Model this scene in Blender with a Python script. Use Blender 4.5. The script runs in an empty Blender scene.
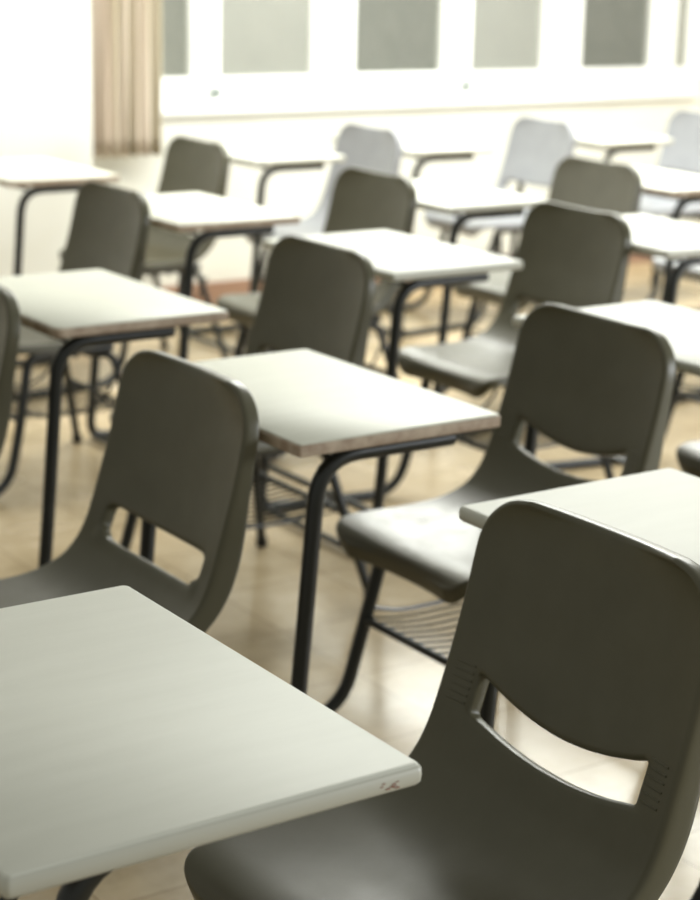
import bpy, bmesh, math, random
from mathutils import Vector, Matrix
random.seed(7)
S = bpy.context.scene
C = S.collection
PI = math.pi

# ------------------------------------------------------------------ camera
cam_d = bpy.data.cameras.new('camera')
cam = bpy.data.objects.new('camera', cam_d)
C.objects.link(cam)
S.camera = cam
A0, PITCH, ROLL, F_PX = math.radians(34.5), math.radians(15.04), math.radians(1.23), 1858.0
fwd = Vector((math.sin(A0) * math.cos(PITCH), math.cos(A0) * math.cos(PITCH), -math.sin(PITCH)))
rt = Vector((math.cos(A0), -math.sin(A0), 0))
up = rt.cross(fwd)
r2 = rt * math.cos(ROLL) + up * math.sin(ROLL)
u2 = -rt * math.sin(ROLL) + up * math.cos(ROLL)
M = Matrix((r2, u2, -fwd)).transposed().to_4x4()
M.translation = Vector((0, 0, 1.476))
cam.matrix_world = M
cam_d.sensor_fit = 'VERTICAL'
cam_d.sensor_height = 36.0
cam_d.sensor_width = 28.0
cam_d.lens = F_PX / 900 * 36.0
cam_d.clip_end = 100
cam_d.dof.use_dof = True
cam_d.dof.focus_distance = 2.05
cam_d.dof.aperture_fstop = 4.9

# ------------------------------------------------------------------ world, light, exposure
w = bpy.data.worlds.new('world')
S.world = w
w.use_nodes = True
bg = w.node_tree.nodes['Background']
bg.inputs[0].default_value = (1.0, 1.0, 0.90, 1)
bg.inputs[1].default_value = 0.36

def area(name, loc, target, sx, sy, power, col):
    l = bpy.data.lights.new(name, 'AREA')
    l.shape = 'RECTANGLE'; l.size = sx; l.size_y = sy; l.energy = power; l.color = col
    o = bpy.data.objects.new(name, l); C.objects.link(o)
    o.location = loc
    o.rotation_euler = (Vector(target) - Vector(loc)).to_track_quat('-Z', 'Y').to_euler()
    return o
# daylight entering above the sashes, and an added overhead fill that brightens the window wall
area('window_daylight', (5.0, 6.55, 2.55), (3.2, 3.2, 0.5), 4.6, 1.3, 250, (0.98, 1.0, 0.93))
area('fill_light_rear', (4.6, 5.0, 3.0), (4.8, 6.5, 0.5), 4.5, 1.2, 170, (1.0, 1.0, 0.94))
# daylight from the windows further down the room, behind the photographer's right
area('side_daylight', (5.6, -1.0, 1.35), (2.2, 2.6, 0.6), 2.4, 1.2, 170, (0.93, 0.97, 1.0))
area('fill_light_front', (3.2, 2.6, 3.0), (3.2, 2.8, 0), 2.6, 1.0, 4, (1.0, 1.0, 0.91))  # weak overhead fill, added for the front rows

S.view_settings.view_transform = 'Standard'
S.view_settings.look = 'None'
S.view_settings.gamma = 1.0
S.view_settings.use_curve_mapping = False
S.view_settings.exposure = 0.15

# ------------------------------------------------------------------ materials
def mat(name, col, rough=0.5, metal=0.0, spec=0.5, coat=0.0):
    m = bpy.data.materials.new(name); m.use_nodes = True
    b = m.node_tree.nodes['Principled BSDF']
    b.inputs['Base Color'].default_value = (*col, 1)
    b.inputs['Roughness'].default_value = rough
    b.inputs['Metallic'].default_value = metal
    b.inputs['Specular IOR Level'].default_value = spec
    b.inputs['Coat Weight'].default_value = coat
    return m, m.node_tree, b

def ramp(nt, stops):
    r = nt.nodes.new('ShaderNodeValToRGB')
    e = r.color_ramp.elements
    while len(e) < len(stops): e.new(0.5)
    for k, (p, c) in enumerate(stops):
        e[k].position = p; e[k].color = (*c, 1)
    return r

def noise(nt, scale, detail=4, rough=0.5, stretch=None):
    tc = nt.nodes.new('ShaderNodeTexCoord')
    n = nt.nodes.new('ShaderNodeTexNoise')
    n.inputs['Scale'].default_value = scale
    n.inputs['Detail'].default_value = detail
    n.inputs['Roughness'].default_value = rough
    if stretch:
        mp = nt.nodes.new('ShaderNodeMapping'); mp.inputs['Scale'].default_value = stretch
        nt.links.new(tc.outputs['Object'], mp.inputs[0]); nt.links.new(mp.outputs[0], n.inputs['Vector'])
    else:
        nt.links.new(tc.outputs['Object'], n.inputs['Vector'])
    return n

def plastic(name, c1, c2):
    m, nt, b = mat(name, c1, 0.36, spec=0.40)
    n = noise(nt, 9, 6, 0.6)
    r = ramp(nt, [(0.3, c1), (0.7, c2)])
    nt.links.new(n.outputs[0], r.inputs[0]); nt.links.new(r.outputs[0], b.inputs['Base Color'])
    n2 = noise(nt, 14, 8, 0.7)
    r2_ = ramp(nt, [(0.3, (0.27,) * 3), (0.75, (0.46,) * 3)])
    nt.links.new(n2.outputs[0], r2_.inputs[0]); nt.links.new(r2_.outputs[0], b.inputs['Roughness'])
    n3 = noise(nt, 420, 2)
    bp = nt.nodes.new('ShaderNodeBump'); bp.inputs['Strength'].default_value = 0.05; bp.inputs['Distance'].default_value = 0.001
    nt.links.new(n3.outputs[0], bp.inputs['Height']); nt.links.new(bp.outputs[0], b.inputs['Normal'])
    return m
M_SHELL = plastic('olive_grey_plastic', (0.078, 0.073, 0.043), (0.094, 0.088, 0.054))
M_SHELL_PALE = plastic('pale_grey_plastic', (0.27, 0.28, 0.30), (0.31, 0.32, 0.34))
M_SHELL_MID = plastic('mid_grey_plastic', (0.125, 0.122, 0.095), (0.15, 0.146, 0.115))

def laminate(name, c1, c2, r):
    m, nt, b = mat(name, c1, r)
    n = noise(nt, 5, 5, 0.6, (1, 6, 1))
    rr = ramp(nt, [(0.3, c1), (0.7, c2)])
    nt.links.new(n.outputs[0], rr.inputs[0]); nt.links.new(rr.outputs[0], b.inputs['Base Color'])
    return m
M_TOP = laminate('cream_laminate', (0.62, 0.625, 0.53), (0.66, 0.665, 0.57), 0.52)
M_TOP_WHITE = laminate('white_laminate', (0.59, 0.595, 0.52), (0.63, 0.635, 0.56), 0.52)
M_EDGE_WHITE = mat('white_edge_band', (0.50, 0.50, 0.43), 0.4)[0]

def worn_edge():
    m, nt, b = mat('worn_board_edge', (0.42, 0.32, 0.23), 0.6)
    n = noise(nt, 26, 5, 0.6)
    r = ramp(nt, [(0.3, (0.27, 0.19, 0.13)), (0.65, (0.52, 0.43, 0.33))])
    nt.links.new(n.outputs[0], r.inputs[0]); nt.links.new(r.outputs[0], b.inputs['Base Color'])
    return m
M_EDGE_WORN = worn_edge()
M_UNDER = mat('board_underside', (0.33, 0.29, 0.23), 0.7)[0]
M_TUBE = mat('black_enamel_tube', (0.012, 0.014, 0.012), 0.33)[0]
M_CAP = mat('black_rubber', (0.01, 0.01, 0.01), 0.7)[0]
M_SCUFF = mat('red_brown_scuff', (0.30, 0.15, 0.11), 0.7)[0]

def floor_mat():
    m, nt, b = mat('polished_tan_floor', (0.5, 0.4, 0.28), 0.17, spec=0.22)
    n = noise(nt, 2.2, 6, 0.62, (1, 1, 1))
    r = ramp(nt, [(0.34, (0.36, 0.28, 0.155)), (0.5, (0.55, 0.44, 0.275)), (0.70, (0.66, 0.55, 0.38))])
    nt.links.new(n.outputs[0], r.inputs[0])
    tc = nt.nodes.new('ShaderNodeTexCoord')
    br = nt.nodes.new('ShaderNodeTexBrick')
    br.offset = 0.0
    br.inputs['Scale'].default_value = 1.0
    br.inputs['Brick Width'].default_value = 0.3
    br.inputs['Row Height'].default_value = 0.3
    br.inputs['Mortar Size'].default_value = 0.002
    br.inputs['Color1'].default_value = (1, 1, 1, 1); br.inputs['Color2'].default_value = (0.90, 0.88, 0.85, 1)
    br.inputs['Mortar'].default_value = (0.62, 0.58, 0.52, 1)
    nt.links.new(tc.outputs['Object'], br.inputs['Vector'])
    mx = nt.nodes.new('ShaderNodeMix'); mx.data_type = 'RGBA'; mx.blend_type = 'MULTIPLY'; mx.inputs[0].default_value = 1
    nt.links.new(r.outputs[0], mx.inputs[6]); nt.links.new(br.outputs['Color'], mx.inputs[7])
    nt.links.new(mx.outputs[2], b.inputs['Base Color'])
    n2 = noise(nt, 1.1, 4, 0.6)
    r3 = ramp(nt, [(0.35, (0.17,) * 3), (0.7, (0.32,) * 3)])
    nt.links.new(n2.outputs[0], r3.inputs[0]); nt.links.new(r3.outputs[0], b.inputs['Roughness'])
    n4 = noise(nt, 7, 3)
    bp = nt.nodes.new('ShaderNodeBump'); bp.inputs['Strength'].default_value = 0.12; bp.inputs['Distance'].default_value = 0.004
    nt.links.new(n4.outputs[0], bp.inputs['Height']); nt.links.new(bp.outputs[0], b.inputs['Normal'])
    return m
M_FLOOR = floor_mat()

def wall_mat(name, top, low, zsplit):
    m, nt, b = mat(name, top, 0.55)
    tc = nt.nodes.new('ShaderNodeTexCoord'); sx = nt.nodes.new('ShaderNodeSeparateXYZ')
    nt.links.new(tc.outputs['Object'], sx.inputs[0])
    g = nt.nodes.new('ShaderNodeMath'); g.operation = 'GREATER_THAN'; g.inputs[1].default_value = zsplit
    nt.links.new(sx.outputs[2], g.inputs[0])
    mx = nt.nodes.new('ShaderNodeMix'); mx.data_type = 'RGBA'
    mx.inputs[6].default_value = (*low, 1); mx.inputs[7].default_value = (*top, 1)
    nt.links.new(g.outputs[0], mx.inputs[0]); nt.links.new(mx.outputs[2], b.inputs['Base Color'])
    return m
M_WALL = wall_mat('cream_wall_paint', (0.84, 0.84, 0.79), (0.80, 0.80, 0.73), 0.90)
M_FRAME = mat('white_window_paint', (0.88, 0.89, 0.86), 0.35)[0]
M_BASE = mat('brown_skirting', (0.36, 0.22, 0.15), 0.5)[0]

def glass_mat(name, veil, col):
    m = bpy.data.materials.new(name); m.use_nodes = True; nt = m.node_tree; nt.nodes.clear()
    out = nt.nodes.new('ShaderNodeOutputMaterial')
    tr = nt.nodes.new('ShaderNodeBsdfTransparent'); tr.inputs[0].default_value = (0.87, 0.87, 0.85, 1)
    df = nt.nodes.new('ShaderNodeBsdfDiffuse'); df.inputs[0].default_value = (*col, 1)
    gl = nt.nodes.new('ShaderNodeBsdfGlossy'); gl.inputs['Roughness'].default_value = 0.05
    m1 = nt.nodes.new('ShaderNodeMixShader'); m1.inputs[0].default_value = veil
    m2 = nt.nodes.new('ShaderNodeMixShader'); m2.inputs[0].default_value = 0.04
    nt.links.new(tr.outputs[0], m1.inputs[1]); nt.links.new(df.outputs[0], m1.inputs[2])
    nt.links.new(m1.outputs[0], m2.inputs[1]); nt.links.new(gl.outputs[0], m2.inputs[2])
    nt.links.new(m2.outputs[0], out.inputs[0])
    return m
M_GLASS_A = glass_mat('clear_window_glass', 0.10, (0.6, 0.62, 0.58))
M_GLASS_B = glass_mat('dusty_window_glass', 0.24, (0.66, 0.67, 0.62))

def hill_mat():
    m, nt, b = mat('mossy_outdoor_slope', (0.3, 0.3, 0.25), 0.9)
    n = noise(nt, 2.5, 8, 0.65)
    r = ramp(nt, [(0.3, (0.40, 0.41, 0.35)), (0.7, (0.56, 0.56, 0.50))])
    nt.links.new(n.outputs[0], r.inputs[0]); nt.links.new(r.outputs[0], b.inputs['Base Color'])
    return m
M_HILL = hill_mat()

def curtain_mat():
    m, nt, b = mat('tan_curtain_cloth', (0.5, 0.42, 0.32), 0.9)
    tc = nt.nodes.new('ShaderNodeTexCoord'); mp = nt.nodes.new('ShaderNodeMapping')
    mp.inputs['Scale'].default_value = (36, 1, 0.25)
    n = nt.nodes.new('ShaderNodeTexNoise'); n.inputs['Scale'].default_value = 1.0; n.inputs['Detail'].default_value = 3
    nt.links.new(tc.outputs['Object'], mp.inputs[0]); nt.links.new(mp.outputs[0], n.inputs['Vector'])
    r = ramp(nt, [(0.38, (0.32, 0.28, 0.18)), (0.58, (0.64, 0.55, 0.46))])  # fold shading painted in as dark and light vertical streaks
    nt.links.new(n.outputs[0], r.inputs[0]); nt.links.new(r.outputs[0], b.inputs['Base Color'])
    return m
M_CURTAIN = curtain_mat()

# ------------------------------------------------------------------ helpers
def box(bm, x0, x1, y0, y1, z0, z1):
    v = [bm.verts.new(p) for p in ((x0, y0, z0), (x1, y0, z0), (x1, y1, z0), (x0, y1, z0), (x0, y0, z1), (x1, y0, z1), (x1, y1, z1), (x0, y1, z1))]
    for q in ((3, 2, 1, 0), (4, 5, 6, 7), (0, 1, 5, 4), (1, 2, 6, 5), (2, 3, 7, 6), (3, 0, 4, 7)):
        bm.faces.new([v[k] for k in q])

def fillet(pts, radii, n=7):
    out = [Vector(pts[0])]
    for k in range(1, len(pts) - 1):
        p = Vector(pts[k]); a = (Vector(pts[k - 1]) - p); b = (Vector(pts[k + 1]) - p)
        d = min(radii[k - 1], a.length * 0.49, b.length * 0.49)
        pa = p + a.normalized() * d; pb = p + b.normalized() * d
        for j in range(n + 1):
            t = j / n
            out.append(pa * (1 - t) ** 2 + p * 2 * t * (1 - t) + pb * t * t)
    out.append(Vector(pts[-1]))
    return out

def tube(bm, pts, r, seg=12):
    pts = [Vector(p) for p in pts]
    rings = []; prev = None
    for k, p in enumerate(pts):
        t = (pts[min(k + 1, len(pts) - 1)] - pts[max(k - 1, 0)]).normalized()
        if prev is None:
            n = t.orthogonal().normalized()
        else:
            n = (prev - t * prev.dot(t)).normalized()
        prev = n; b = t.cross(n)
        rings.append([bm.verts.new(p + (n * math.cos(2 * PI * j / seg) + b * math.sin(2 * PI * j / seg)) * r) for j in range(seg)])
    for a, b in zip(rings, rings[1:]):
        for j in range(seg):
            bm.faces.new((a[j], a[(j + 1) % seg], b[(j + 1) % seg], b[j]))
    bm.faces.new(rings[0][::-1]); bm.faces.new(rings[-1])

def obj(name, bm, m, parent=None, smooth=True, angle=None):
    me = bpy.data.meshes.new(name)
    bmesh.ops.recalc_face_normals(bm, faces=bm.faces)
    if smooth:
        lim = math.radians(angle or 40)
        for f in bm.faces: f.smooth = True
        for e in bm.edges:
            if len(e.link_faces) == 2 and e.calc_face_angle(0) > lim: e.smooth = False
    bm.to_mesh(me); bm.free()
    for mm in (m if isinstance(m, (list, tuple)) else [m]): me.materials.append(mm)
    o = bpy.data.objects.new(name, me); C.objects.link(o)
    if parent: o.parent = parent
    return o

def struct(o):
    o['kind'] = 'structure'
    return o

# ------------------------------------------------------------------ room shell
WY = 6.80          # inner face of the window wall
bm = bmesh.new(); box(bm, -1.5, 9.5, -1.5, WY + 0.25, -0.1, 0.0)
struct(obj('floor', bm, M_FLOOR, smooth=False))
U0, U1, ZB, ZT = 3.66, 6.70, 0.835, 2.30
bm = bmesh.new()
box(bm, -1.5, 9.5, WY, WY + 0.25, 0, ZB - 0.03)
box(bm, -1.5, U0, WY, WY + 0.25, ZB - 0.03, 3.2)
box(bm, U1, 9.5, WY, WY + 0.25, ZB - 0.03, 3.2)
box(bm, U0, U1, WY, WY + 0.25, ZT, 3.2)
struct(obj('wall_back', bm, M_WALL, smooth=False))
bm = bmesh.new(); box(bm, -1.5, 3.24, 6.50, WY, 0, 3.2)
bmesh.ops.bevel(bm, geom=[e for e in bm.edges], offset=0.006, segments=2, affect='EDGES')
struct(obj('wall_left', bm, M_WALL, smooth=False))
bm = bmesh.new(); box(bm, 6.76, 7.4, 6.66, WY, 0.0, 3.2)
bmesh.ops.bevel(bm, geom=[e for e in bm.edges], offset=0.006, segments=2, affect='EDGES')
struct(obj('wall_right', bm, wall_mat('beige_pier_paint', (0.62, 0.57, 0.45), (0.80, 0.78, 0.70), 0.80), smooth=False))
bm = bmesh.new(); box(bm, 3.24, 9.5, WY - 0.015, WY, 0, 0.10); struct(obj('baseboard_back', bm, M_BASE, smooth=False))
bm = bmesh.new(); box(bm, -1.5, 3.24, 6.485, 6.50, 0, 0.10); struct(obj('baseboard_left', bm, M_BASE, smooth=False))
# projecting sill
bm = bmesh.new(); box(bm, U0 - 0.02, U1 + 0.02, WY - 0.03, WY + 0.2, ZB - 0.03, ZB)
bmesh.ops.bevel(bm, geom=[e for e in bm.edges], offset=0.006, segments=2, affect='EDGES')
struct(obj('trim_1', bm, M_FRAME, smooth=False))
# sliding sashes, alternately on the inner and the outer track
panes = [(3.74, 3.88, 1), (3.99, 4.45, 0), (4.70, 5.18, 1), (5.31, 5.73, 0), (6.01, 6.45, 1), (6.58, 6.66, 0)]
edges = [U0, 3.935, 4.575, 5.245, 5.87, 6.515, U1]
for k, (a, b, tr) in enumerate(panes):
    y0 = WY + 0.02 + 0.045 * tr; y1 = y0 + 0.04
    l, r = edges[k] - (0.02 if k else 0), edges[k + 1] + (0.02 if k < 5 else 0)
    bm = bmesh.new()
    box(bm, l, a, y0, y1, ZB, ZT); box(bm, b, r, y0, y1, ZB, ZT)
    box(bm, a, b, y0, y1, ZB, 0.955); box(bm, a, b, y0, y1, ZT - 0.1, ZT)
    o = struct(obj('window_%d' % (k + 1), bm, M_FRAME, smooth=False))
    bm = bmesh.new(); box(bm, a, b, y0 + 0.017, y0 + 0.022, 0.955, ZT - 0.1)
    obj('glass_pane', bm, M_GLASS_B if tr == 0 else M_GLASS_A, o, smooth=False)
    if k in (1, 3):
        bm = bmesh.new()
        lx = l + 0.02 if k == 1 else l + 0.03
        box(bm, lx, lx + 0.05, y0 - 0.016, y0, 0.885, 0.903); tube(bm, [(lx + 0.032, y0 - 0.026, 0.894), (lx + 0.032, y0, 0.894)], 0.013)
        obj('latch', bm, mat('dark_latch', (0.05, 0.09, 0.07), 0.4)[0], o)
# outdoor slope seen through the glass
bm = bmesh.new()
nx, nz = 40, 16
g = [[bm.verts.new((-2 + 16 * i / nx, 9.2 + 1.8 * j / nz + 0.25 * random.random(), -0.4 + 4.4 * j / nz + 0.1 * random.random())) for j in range(nz + 1)] for i in range(nx + 1)]
for i in range(nx):
    for j in range(nz):
        bm.faces.new((g[i][j], g[i + 1][j], g[i + 1][j + 1], g[i][j + 1]))
o = obj('planted_slope', bm, M_HILL, angle=180); struct(o)

# ------------------------------------------------------------------ curtain
def curtain(name, x0, x1, y, z0, z1, label):
    bm = bmesh.new(); n = 150; nzz = 24
    rows = []
    for j in range(nzz + 1):
        t = j / nzz; z = z1 + (z0 - z1) * t
        row = []
        for i in range(n + 1):
            s = i / n
            amp = 0.026 + 0.008 * math.sin(3 * s + 2)
            ph = 2 * PI * (s * 8.3 + 0.5 * math.sin(4.1 * s) + 0.10 * t * math.sin(9 * s))
            x = x0 + (x1 - x0) * s + 0.006 * math.sin(ph * 2 + 1)
            yy = y + amp * math.sin(ph) + 0.006 * math.sin(ph * 2.3 + 5 * t)
            zz = z + (0.008 * math.sin(ph + 0.6) if j == nzz else 0)
            row.append(bm.verts.new((x, yy, zz)))
        rows.append(row)
    for a, b in zip(rows, rows[1:]):
        for i in range(n): bm.faces.new((a[i], a[i + 1], b[i + 1], b[i]))
    o = obj(name, bm, M_CURTAIN, angle=180)
    md = o.modifiers.new('thickness', 'SOLIDIFY'); md.thickness = 0.002
    o['label'] = label; o['category'] = 'curtain'
    # rail it hangs from
    bm = bmesh.new(); tube(bm, [(x0 - 0.05, y, z1 + 0.012), (x1 + 0.05, y, z1 + 0.012)], 0.012)
    obj('curtain_rail', bm, M_FRAME, o)
    return o
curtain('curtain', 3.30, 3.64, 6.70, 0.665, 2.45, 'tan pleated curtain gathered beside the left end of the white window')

# ------------------------------------------------------------------ seat shell
def interp(tab, s):
    for (a, pa), (b, pb) in zip(tab, tab[1:]):
        if s <= b:
            t = (s - a) / (b - a); return tuple(p * (1 - t) + q * t for p, q in zip(pa, pb))
    return tab[-1][1]

PROF = [(-0.457, 0.390), (-0.454, 0.407), (-0.439, 0.419), (-0.405, 0.424), (-0.35, 0.422), (-0.27, 0.420), (-0.19, 0.424), (-0.135, 0.440),
        (-0.100, 0.468), (-0.078, 0.505), (-0.062, 0.550), (-0.045, 0.605), (-0.028, 0.665), (-0.012, 0.735), (-0.002, 0.790), (0.003, 0.809)]
def catmull(P, n):
    P = [Vector((p[0], 0, p[1])) for p in P]
    out = []
    for k in range(len(P) - 1):
        p0 = P[max(k - 1, 0)]; p1 = P[k]; p2 = P[k + 1]; p3 = P[min(k + 2, len(P) - 1)]
        for j in range(n):
            t = j / n
            out.append(0.5 * ((2 * p1) + (p2 - p0) * t + (2 * p0 - 5 * p1 + 4 * p2 - p3) * t * t + (3 * p1 - p0 - 3 * p2 + p3) * t ** 3))
    out.append(P[-1]); return out
CURVE = catmull(PROF, 12)
ARC = [0.0]
for a, b in zip(CURVE, CURVE[1:]): ARC.append(ARC[-1] + (b - a).length)
LT = ARC[-1]
def on_curve(s):
    s = max(0, min(LT, s))
    for k in range(len(ARC) - 1):
        if s <= ARC[k + 1]:
            t = (s - ARC[k]) / (ARC[k + 1] - ARC[k]); return CURVE[k].lerp(CURVE[k + 1], t)
    return CURVE[-1]
def s_at_z(z):
    for k in range(len(CURVE) - 1, 0, -1):
        if CURVE[k - 1].z <= z <= CURVE[k].z:
            return ARC[k - 1] + (ARC[k] - ARC[k - 1]) * (z - CURVE[k - 1].z) / max(1e-9, CURVE[k].z - CURVE[k - 1].z)
    return LT

def half_width(s):
    tab = [(0, (0.205,)), (0.10, (0.212,)), (0.30, (0.215,)), (0.42, (0.213,)), (0.50, (0.211,)), (0.62, (0.209,)), (0.72, (0.207,)), (LT + 0.01, (0.203,))]
    wv = interp(tab, s)[0]
    for d, r in ((s, 0.055), (LT - s, 0.074)):
        if d < r: wv = wv - r + math.sqrt(max(0, r * r - (r - d) ** 2))
    return wv

def shell_point(s, t, smile):
    SLOT_T = SLOT[0]
    """s along the profile, t across (-1..1)"""
    if smile:
        c = s_at_z(0.56)
        if abs(t) < SLOT_T:
            s = s - smile * (0.62 + 0.38 * max(0, min(1, (s - c + 0.03) / 0.06))) * (1 - (t / SLOT_T) ** 2) * math.exp(-((s - c) / 0.085) ** 2)
    p = on_curve(s)
    d = (on_curve(s + 0.004) - on_curve(s - 0.004)).normalized()
    nrm = Vector((d.z, 0, -d.x))           # to the rear / below
    seat = max(0, min(1, (0.40 - s) / 0.15)) * max(0, min(1, s / 0.10))
    back = max(0, min(1, (s - 0.42) / 0.15))
    dish = (1 - abs(t) ** 2.2)
    off = 0.012 * seat * dish + 0.022 * back * dish * (1 - 0.35 * max(0, (s - 0.72) / 0.1)) + 0.016 * (1 - seat) * (1 - back) * dish
    wv = half_width(s)
    # outer edge rolls over
    return Vector((p.x, t * wv, p.z)) + nrm * off, nrm
SLOT = [0.76]

def make_shell(kind, material, parent):
    SLOT[0] = SLOT_T = 0.75 if kind == 'smile' else 0.80
    smile = 0.036 if kind == 'smile' else 0.004
    z_lo, z_hi = (0.533, 0.590) if kind == 'smile' else (0.492, 0.549)
    sl, sh = s_at_z(z_lo), s_at_z(z_hi)
    rows = [0.0, 0.002, 0.006, 0.013, 0.022, 0.034, 0.048, 0.062]
    n1 = 30
    rows += [0.062 + (sl - 0.062) * k / n1 for k in range(1, n1 + 1)]
    rows += [sl + (sh - sl) * k / 6 for k in range(1, 7)]
    e = LT - 0.078
    rows += [sh + (e - sh) * k / 12 for k in range(1, 13)]
    rows += [LT - x for x in (0.062, 0.045, 0.030, 0.016, 0.008, 0.003, 0.0)]
    lo_i = rows.index(sl) if sl in rows else min(range(len(rows)), key=lambda k: abs(rows[k] - sl))
    hi_i = min(range(len(rows)), key=lambda k: abs(rows[k] - sh))
    cols = [-1, -0.985, -0.95, -0.92, -0.88, -0.84] + [-SLOT_T + 2 * SLOT_T * k / 18 for k in range(19)] + [0.84, 0.88, 0.92, 0.95, 0.985, 1]
    ca, cb = 6, 24
    bm = bmesh.new()
    G = []; N = []
    for s in rows:
        gr = []; nr = []
        for t in cols:
            p, n = shell_point(s, t, smile)
            gr.append(bm.verts.new(p)); nr.append(n)
        G.append(gr); N.append(nr)
    # round the corners of the plain slot
    if kind != 'smile':
        for (i, j, dy, k) in ((lo_i, ca, 1, 1), (lo_i, cb, -1, 1)):
            G[i][j].co += Vector((0.002, dy * 0.016, 0.010)); G[i + 1][j].co += Vector((0, dy * 0.006, 0.004))
            G[i][j + dy].co += Vector((0, 0, 0.003))
        for (i, j, dy) in ((hi_i, ca, 1), (hi_i, cb, -1)):
            G[i][j].co += Vector((0, dy * 0.006, -0.006))
    for i in range(len(rows) - 1):
        for j in range(len(cols) - 1):
            if lo_i <= i < hi_i and ca <= j < cb: continue
            bm.faces.new((G[i][j], G[i][j + 1], G[i + 1][j + 1], G[i + 1][j]))
    # outer flange
    nI, nJ = len(rows), len(cols)
    loop = [(0, j) for j in range(nJ)] + [(i, nJ - 1) for i in range(1, nI)] + [(nI - 1, j) for j in range(nJ - 2, -1, -1)] + [(i, 0) for i in range(nI - 2, 0, -1)]
    L = len(loop)
    def outward(k, pts):
        p0 = pts[(k - 1) % L]; p1 = pts[(k + 1) % L]
        tg = (p1 - p0).normalized()
        i, j = loop[k]
        o_ = tg.cross(N[i][j])
        cen = G[i][nJ // 2].co if 0 < i < nI - 1 else G[5 if i == 0 else nI - 6][nJ // 2].co
        if o_.dot(pts[k] - cen) < 0: o_ = -o_
        return o_.normalized()
    base = [G[i][j].co.copy() for i, j in loop]
    outs = [outward(k, base) for k in range(L)]
    for _ in range(3):
        outs = [(outs[(k - 1) % L] + outs[k] * 2 + outs[(k + 1) % L]).normalized() for k in range(L)]
    prev = [G[i][j] for i, j in loop]
    for oo, bb in ((0.0026, 0.0006), (0.0046, 0.0030), (0.0054, 0.008), (0.0062, 0.016), (0.0070, 0.024)):
        cur = []
        for k, (i, j) in enumerate(loop):
            dn = N[i][j]
            if rows[i] < 0.05:                      # front lip turns straight down
                f = 1 - rows[i] / 0.05
                dn = (dn * (1 - f) + Vector((0.35, 0, -1)) * f).normalized()
            depth = bb * (1.0 + 0.75 * math.exp(-((rows[i] - 0.47) / 0.11) ** 2))
            cur.append(bm.verts.new(base[k] + outs[k] * oo + dn * depth))
        for k in range(L):
            bm.faces.new((prev[k], prev[(k + 1) % L], cur[(k + 1) % L], cur[k]))
        prev = cur
    # slot lip
    sl_loop = [(lo_i, j) for j in range(ca, cb + 1)] + [(i, cb) for i in range(lo_i + 1, hi_i + 1)] + [(hi_i, j) for j in range(cb - 1, ca - 1, -1)] + [(i, ca) for i in range(hi_i - 1, lo_i, -1)]
    prev = [G[i][j] for i, j in sl_loop]
    cen = (G[lo_i][12].co + G[hi_i][12].co) / 2
    for dd, ii in ((0.003, 0.0008), (0.021, 0.0018)):
        cur = []
        for (i, j) in sl_loop:
            p = G[i][j].co
            cur.append(bm.verts.new(p + N[i][j] * dd + (Vector((p.x, 0 if abs(p.y) < 0.12 else p.y * 0.9, cen.z)) - p).normalized() * ii))
        for k in range(len(sl_loop)):
            bm.faces.new((prev[k], prev[(k + 1) % len(prev)], cur[(k + 1) % len(prev)], cur[k]))
        prev = cur
    for f in bm.faces: f.smooth = True
    # face normals point to the sitter
    bmesh.ops.recalc_face_normals(bm, faces=bm.faces)
    me = bpy.data.meshes.new('seat_shell'); bm.to_mesh(me); bm.free(); me.materials.append(material)
    o = bpy.data.objects.new('seat_shell', me); C.objects.link(o); o.parent = parent
    md = o.modifiers.new('thickness', 'SOLIDIFY'); md.thickness = 0.0032; md.offset = 0
    md = o.modifiers.new('round', 'SUBSURF'); md.levels = 1; md.render_levels = 1
    if kind == 'smile':
        for sgn in (-1, 1):
            bm = bmesh.new()
            for k in range(6):
                s = s_at_z(0.592 - 0.0095 * k)
                pts = []
                for q in range(7):
                    t = sgn * (0.78 + 0.15 * q / 6)
                    p, n = shell_point(s, t, smile)
                    pts.append(p - n * 0.0016)
                tube(bm, pts, 0.0015, 8)
            obj('grip_ridges', bm, material, o)
    return o

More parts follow.
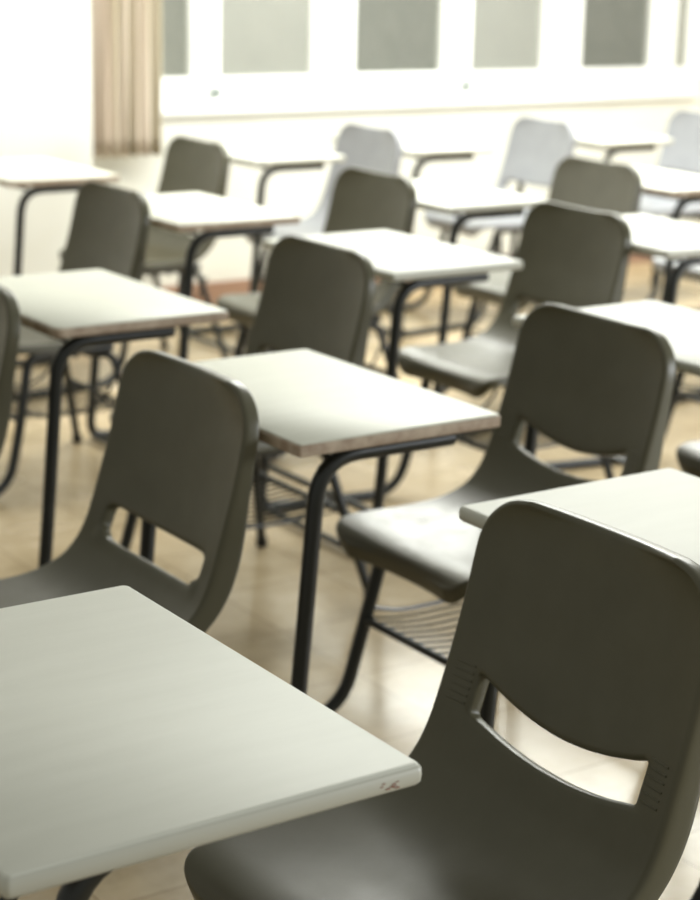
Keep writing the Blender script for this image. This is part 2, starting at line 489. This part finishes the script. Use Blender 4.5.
# ------------------------------------------------------------------ tabletop
def make_top(kind, parent, cx):
    """0.40 deep (x) by 0.60 wide (y), top face at 0.74"""
    hx, hy, zt, th = 0.20, 0.30, 0.74, 0.022
    if kind == 'deep':
        kind = 'white'; hx = 0.213; cx -= 0.013
    cut = {'white': 0.006, 'worn': 0.005, 'clipped': 0.020}[kind]
    ol = []
    def corner(x, y, sx, sy, r, arc):
        pts = []
        if arc:
            c = Vector((x - sx * r, y - sy * r, 0))
            a0 = math.atan2(0, sx) if sx * sy > 0 else math.atan2(sy, 0)
            a1 = a0 + PI / 2
            for k in range(6):
                a = a0 + (a1 - a0) * k / 5
                pts.append((c.x + r * math.cos(a), c.y + r * math.sin(a)))
        return pts
    order = [(1, 1), (-1, 1), (-1, -1), (1, -1)]
    for sx, sy in order:
        r = cut if sx < 0 else (0.009 if kind != 'white' else 0.007)
        ol += corner(sx * hx, sy * hy, sx, sy, r, True)
    def plate(scale_in, z0, z1, bev):
        bm = bmesh.new()
        def ring(ins, z):
            vs = []
            for (x, y) in ol:
                fx = (hx - ins) / hx; fy = (hy - ins) / hy
                vs.append(bm.verts.new((cx + x * fx, y * fy, z)))
            return vs
        return bm, ring
    # laminate plate
    bm, ring = plate(0, 0, 0, 0)
    e = 0.0022
    R = [ring(e + 0.0012, zt - 0.0035), ring(e + 0.0003, zt - 0.001), ring(e + 0.0012, zt)]
    if kind == 'white':
        R = [ring(0.0024, zt - 0.003), ring(0.0032, zt - 0.0008), ring(0.0048, zt)]
    for a, b in zip(R, R[1:]):
        for k in range(len(a)): bm.faces.new((a[k], a[(k + 1) % len(a)], b[(k + 1) % len(a)], b[k]))
    bm.faces.new(R[-1]); bm.faces.new(R[0][::-1])
    top = obj('tabletop', bm, M_TOP_WHITE if kind == 'white' else M_TOP, parent, angle=50)
    # core with edge band
    bm, ring = plate(0, 0, 0, 0)
    if kind == 'white':
        prof = [(0.007, zt - th), (0.003, zt - th + 0.001), (0.0006, zt - th + 0.004), (0.0, zt - th / 2), (0.0005, zt - 0.0045), (0.0023, zt - 0.0018), (0.008, zt - 0.0014)]
    else:
        prof = [(0.004, zt - th), (0.0005, zt - th + 0.0015), (0, zt - th + 0.003), (0, zt - 0.004), (0.003, zt - 0.0025), (0.01, zt - 0.0025)]
    R = [ring(i, z) for i, z in prof]
    for a, b in zip(R, R[1:]):
        for k in range(len(a)): bm.faces.new((a[k], a[(k + 1) % len(a)], b[(k + 1) % len(a)], b[k]))
    bm.faces.new(R[-1]); f = bm.faces.new(R[0][::-1]); f.material_index = 1
    obj('edge_band', bm, [M_EDGE_WHITE if kind == 'white' else M_EDGE_WORN, M_UNDER], top, angle=50)
    return top

# ------------------------------------------------------------------ the whole unit
CX = -0.66
def make_unit(shell_kind, shell_mat, top_kind, inset=0.0, top_dx=0.0, fr_dx=0.0):
    root = bpy.data.objects.new('combination_desk', None); C.objects.link(root)
    root.empty_display_size = 0.1
    make_shell(shell_kind, shell_mat, root)
    make_top(top_kind, root, CX + top_dx)
    ty = 0.265 - inset; fx = fr_dx
    for s in (-1, 1):
        bm = bmesh.new()
        pts = [(-0.085, s * 0.165, 0.385), (-0.345, s * 0.175, 0.385), (-0.385, s * 0.195, 0.19), (-0.430, s * 0.205, 0.0135), (-0.862 + fx, s * ty, 0.0135),
               (-0.830 + fx, s * ty, 0.34), (-0.800 + fx, s * ty, 0.703), (-0.540 + fx, s * ty, 0.703)]
        tube(bm, fillet(pts, [0.04, 0.1, 0.085, 0.05, 0.1, 0.075]), 0.0138, 14)
        obj('side_frame', bm, M_TUBE, root)
        bm = bmesh.new()
        tube(bm, fillet([(-0.16, s * 0.150, 0.372), (-0.085, s * 0.165, 0.36), (0.0, s * 0.245, 0.006)], [0.02]), 0.0115, 12)
        lg = obj('leg', bm, M_TUBE, root)
        bm = bmesh.new()
        tube(bm, [(-0.0035, s * 0.2417, 0.022), (0.001, s * 0.246, 0.0)], 0.0150, 12)
        obj('foot_cap', bm, M_CAP, lg)
        bm = bmesh.new(); tube(bm, [(-0.538 + fx, s * ty, 0.703), (-0.542 + fx, s * ty, 0.703)], 0.0130, 12)
        obj('end_plug', bm, M_CAP, root)
    for x, z, y, r in ((-0.851 + fx, 0.135, ty - 0.006, 0.0095), (-0.855 + fx, 0.016, ty - 0.006, 0.0095), (-0.20, 0.372, 0.165, 0.010), (-0.384, 0.21, 0.190, 0.0085), (-0.035, 0.205, 0.205, 0.008)):
        bm = bmesh.new(); tube(bm, [(x, -y, z), (x, y, z)], r, 10)
        obj('crossbar', bm, M_TUBE, root)
    # crossbar carrying the top
    for x in (-0.77 + fx, -0.58 + fx):
        bm = bmesh.new(); box(bm, x - 0.012, x + 0.012, -ty, ty, 0.7165, 0.7185)
        box(bm, x - 0.012, x - 0.010, -ty, ty, 0.700, 0.7165)
        obj('top_rail', bm, M_TUBE, root, smooth=False)
    # wire book rack
    bm = bmesh.new()
    for k in range(12):
        y = -0.172 + 0.344 * k / 11
        tube(bm, fillet([(-0.384, y, 0.218), (-0.30, y, 0.205), (-0.12, y, 0.205), (-0.035, y, 0.212)], [0.05, 0.05], 4), 0.0027, 6)
    obj('book_rack', bm, M_TUBE, root)
    for sg in (-1, 1):
        bm = bmesh.new()
        tube(bm, fillet([(-0.375, sg * 0.185, 0.235), (-0.30, sg * 0.19, 0.212), (-0.14, sg * 0.19, 0.212), (-0.06, sg * 0.18, 0.345)], [0.04, 0.06], 5), 0.0045, 8)
        obj('rack_rim', bm, M_TUBE, root)
    return root

protos = {}
def place(kind, u, v, rot, label):
    if kind not in protos:
        sk, sm, tk = kind[:3]
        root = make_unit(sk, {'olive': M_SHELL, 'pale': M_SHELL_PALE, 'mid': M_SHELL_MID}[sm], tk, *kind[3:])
        protos[kind] = root
    else:
        src = protos[kind]
        root = src.copy(); C.objects.link(root)
        for ch in src.children:
            c = ch.copy(); C.objects.link(c); c.parent = root
            for g_ in ch.children:
                d = g_.copy(); C.objects.link(d); d.parent = c
    root.location = (u, v, 0); root.rotation_euler = (0, 0, math.radians(rot))
    root['label'] = label; root['category'] = 'school desk'; root['group'] = 'school desks with attached chairs in rows'
    return root

UNITS = [
 (('smile', 'olive', 'deep', 0.033, -0.012, -0.008), 1.447, 1.583, 0, 'nearest school desk, white top at bottom left, large dark olive seat at bottom right'),
 (('smile', 'olive', 'white'), 2.375, 1.640, 0, 'school desk whose white top lies directly behind the largest dark olive backrest'),
 (('plain', 'olive', 'worn', 0, -0.02, -0.02), 1.460, 2.610, 0, 'school desk with dark olive straight-slotted backrest, right behind the nearest white top'),
 (('smile', 'olive', 'worn'), 2.360, 2.620, 0, 'school desk with worn brown-edged central top and dark curved-slot seat right of it'),
 (('plain', 'olive', 'white'), 3.320, 2.690, 0, 'school desk whose white top starts behind the central curved-slot backrest, cut by right edge'),
 (('plain', 'olive', 'white'), 1.480, 3.540, 0, 'school desk cut by left edge, a sliver of dark backrest beside clipped-corner top'),
 (('plain', 'olive', 'clipped', 0, 0.04, 0.0), 2.385, 3.615, 0, 'school desk with clipped-corner top at left and dark backrest behind the central top'),
 (('plain', 'olive', 'white', 0, 0.035, 0.02), 3.372, 3.840, 0, 'school desk with wide dark backrest upper right of centre, white top left of it'),
 (('plain', 'olive', 'white'), 4.265, 3.730, -4, 'school desk with white top touching the wide upper dark backrest, cut by right edge'),
 (('plain', 'olive', 'worn', 0, -0.02, -0.02), 2.435, 4.780, 0, 'school desk whose dark backrest rises behind the clipped-corner top near left edge'),
 (('plain', 'olive', 'worn'), 3.340, 4.760, 0, 'school desk in left background with bright brown-edged top between two dark backrests'),
 (('plain', 'mid', 'white'), 4.240, 4.735, 0, 'school desk with mid grey backrest just behind the wide dark olive one'),
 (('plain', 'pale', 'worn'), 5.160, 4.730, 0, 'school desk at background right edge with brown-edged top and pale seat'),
 (('plain', 'olive', 'worn'), 3.325, 5.850, 0, 'school desk with small dark backrest nearest to the tan curtain'),
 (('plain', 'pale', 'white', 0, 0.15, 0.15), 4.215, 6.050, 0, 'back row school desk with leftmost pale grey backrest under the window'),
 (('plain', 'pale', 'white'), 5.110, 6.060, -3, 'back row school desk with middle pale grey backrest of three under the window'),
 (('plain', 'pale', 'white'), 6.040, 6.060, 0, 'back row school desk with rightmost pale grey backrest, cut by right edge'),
]
for q in UNITS: place(*q)

# reddish scuff on the near corner of the nearest desktop
bm = bmesh.new()
for k in range(9):
    x = 1.435 + CX + 0.175 - 0.03 * random.random(); z = 0.7225 + 0.009 * random.random(); y = 1.583 - 0.3004
    s = 0.0006 + 0.0008 * random.random()
    box(bm, x - s * 1.6, x + s * 1.6, y - 0.0002, y + 0.001, z - s * 0.5, z + s * 0.5)
near = protos[('smile', 'olive', 'deep', 0.033, -0.012, -0.008)]
sc = obj('scuff_marks', bm, M_SCUFF, None, smooth=False)
top0 = [c for c in near.children if c.name.startswith('tabletop')][0]
sc.parent = top0; sc.location = (-1.447, -1.583, 0)
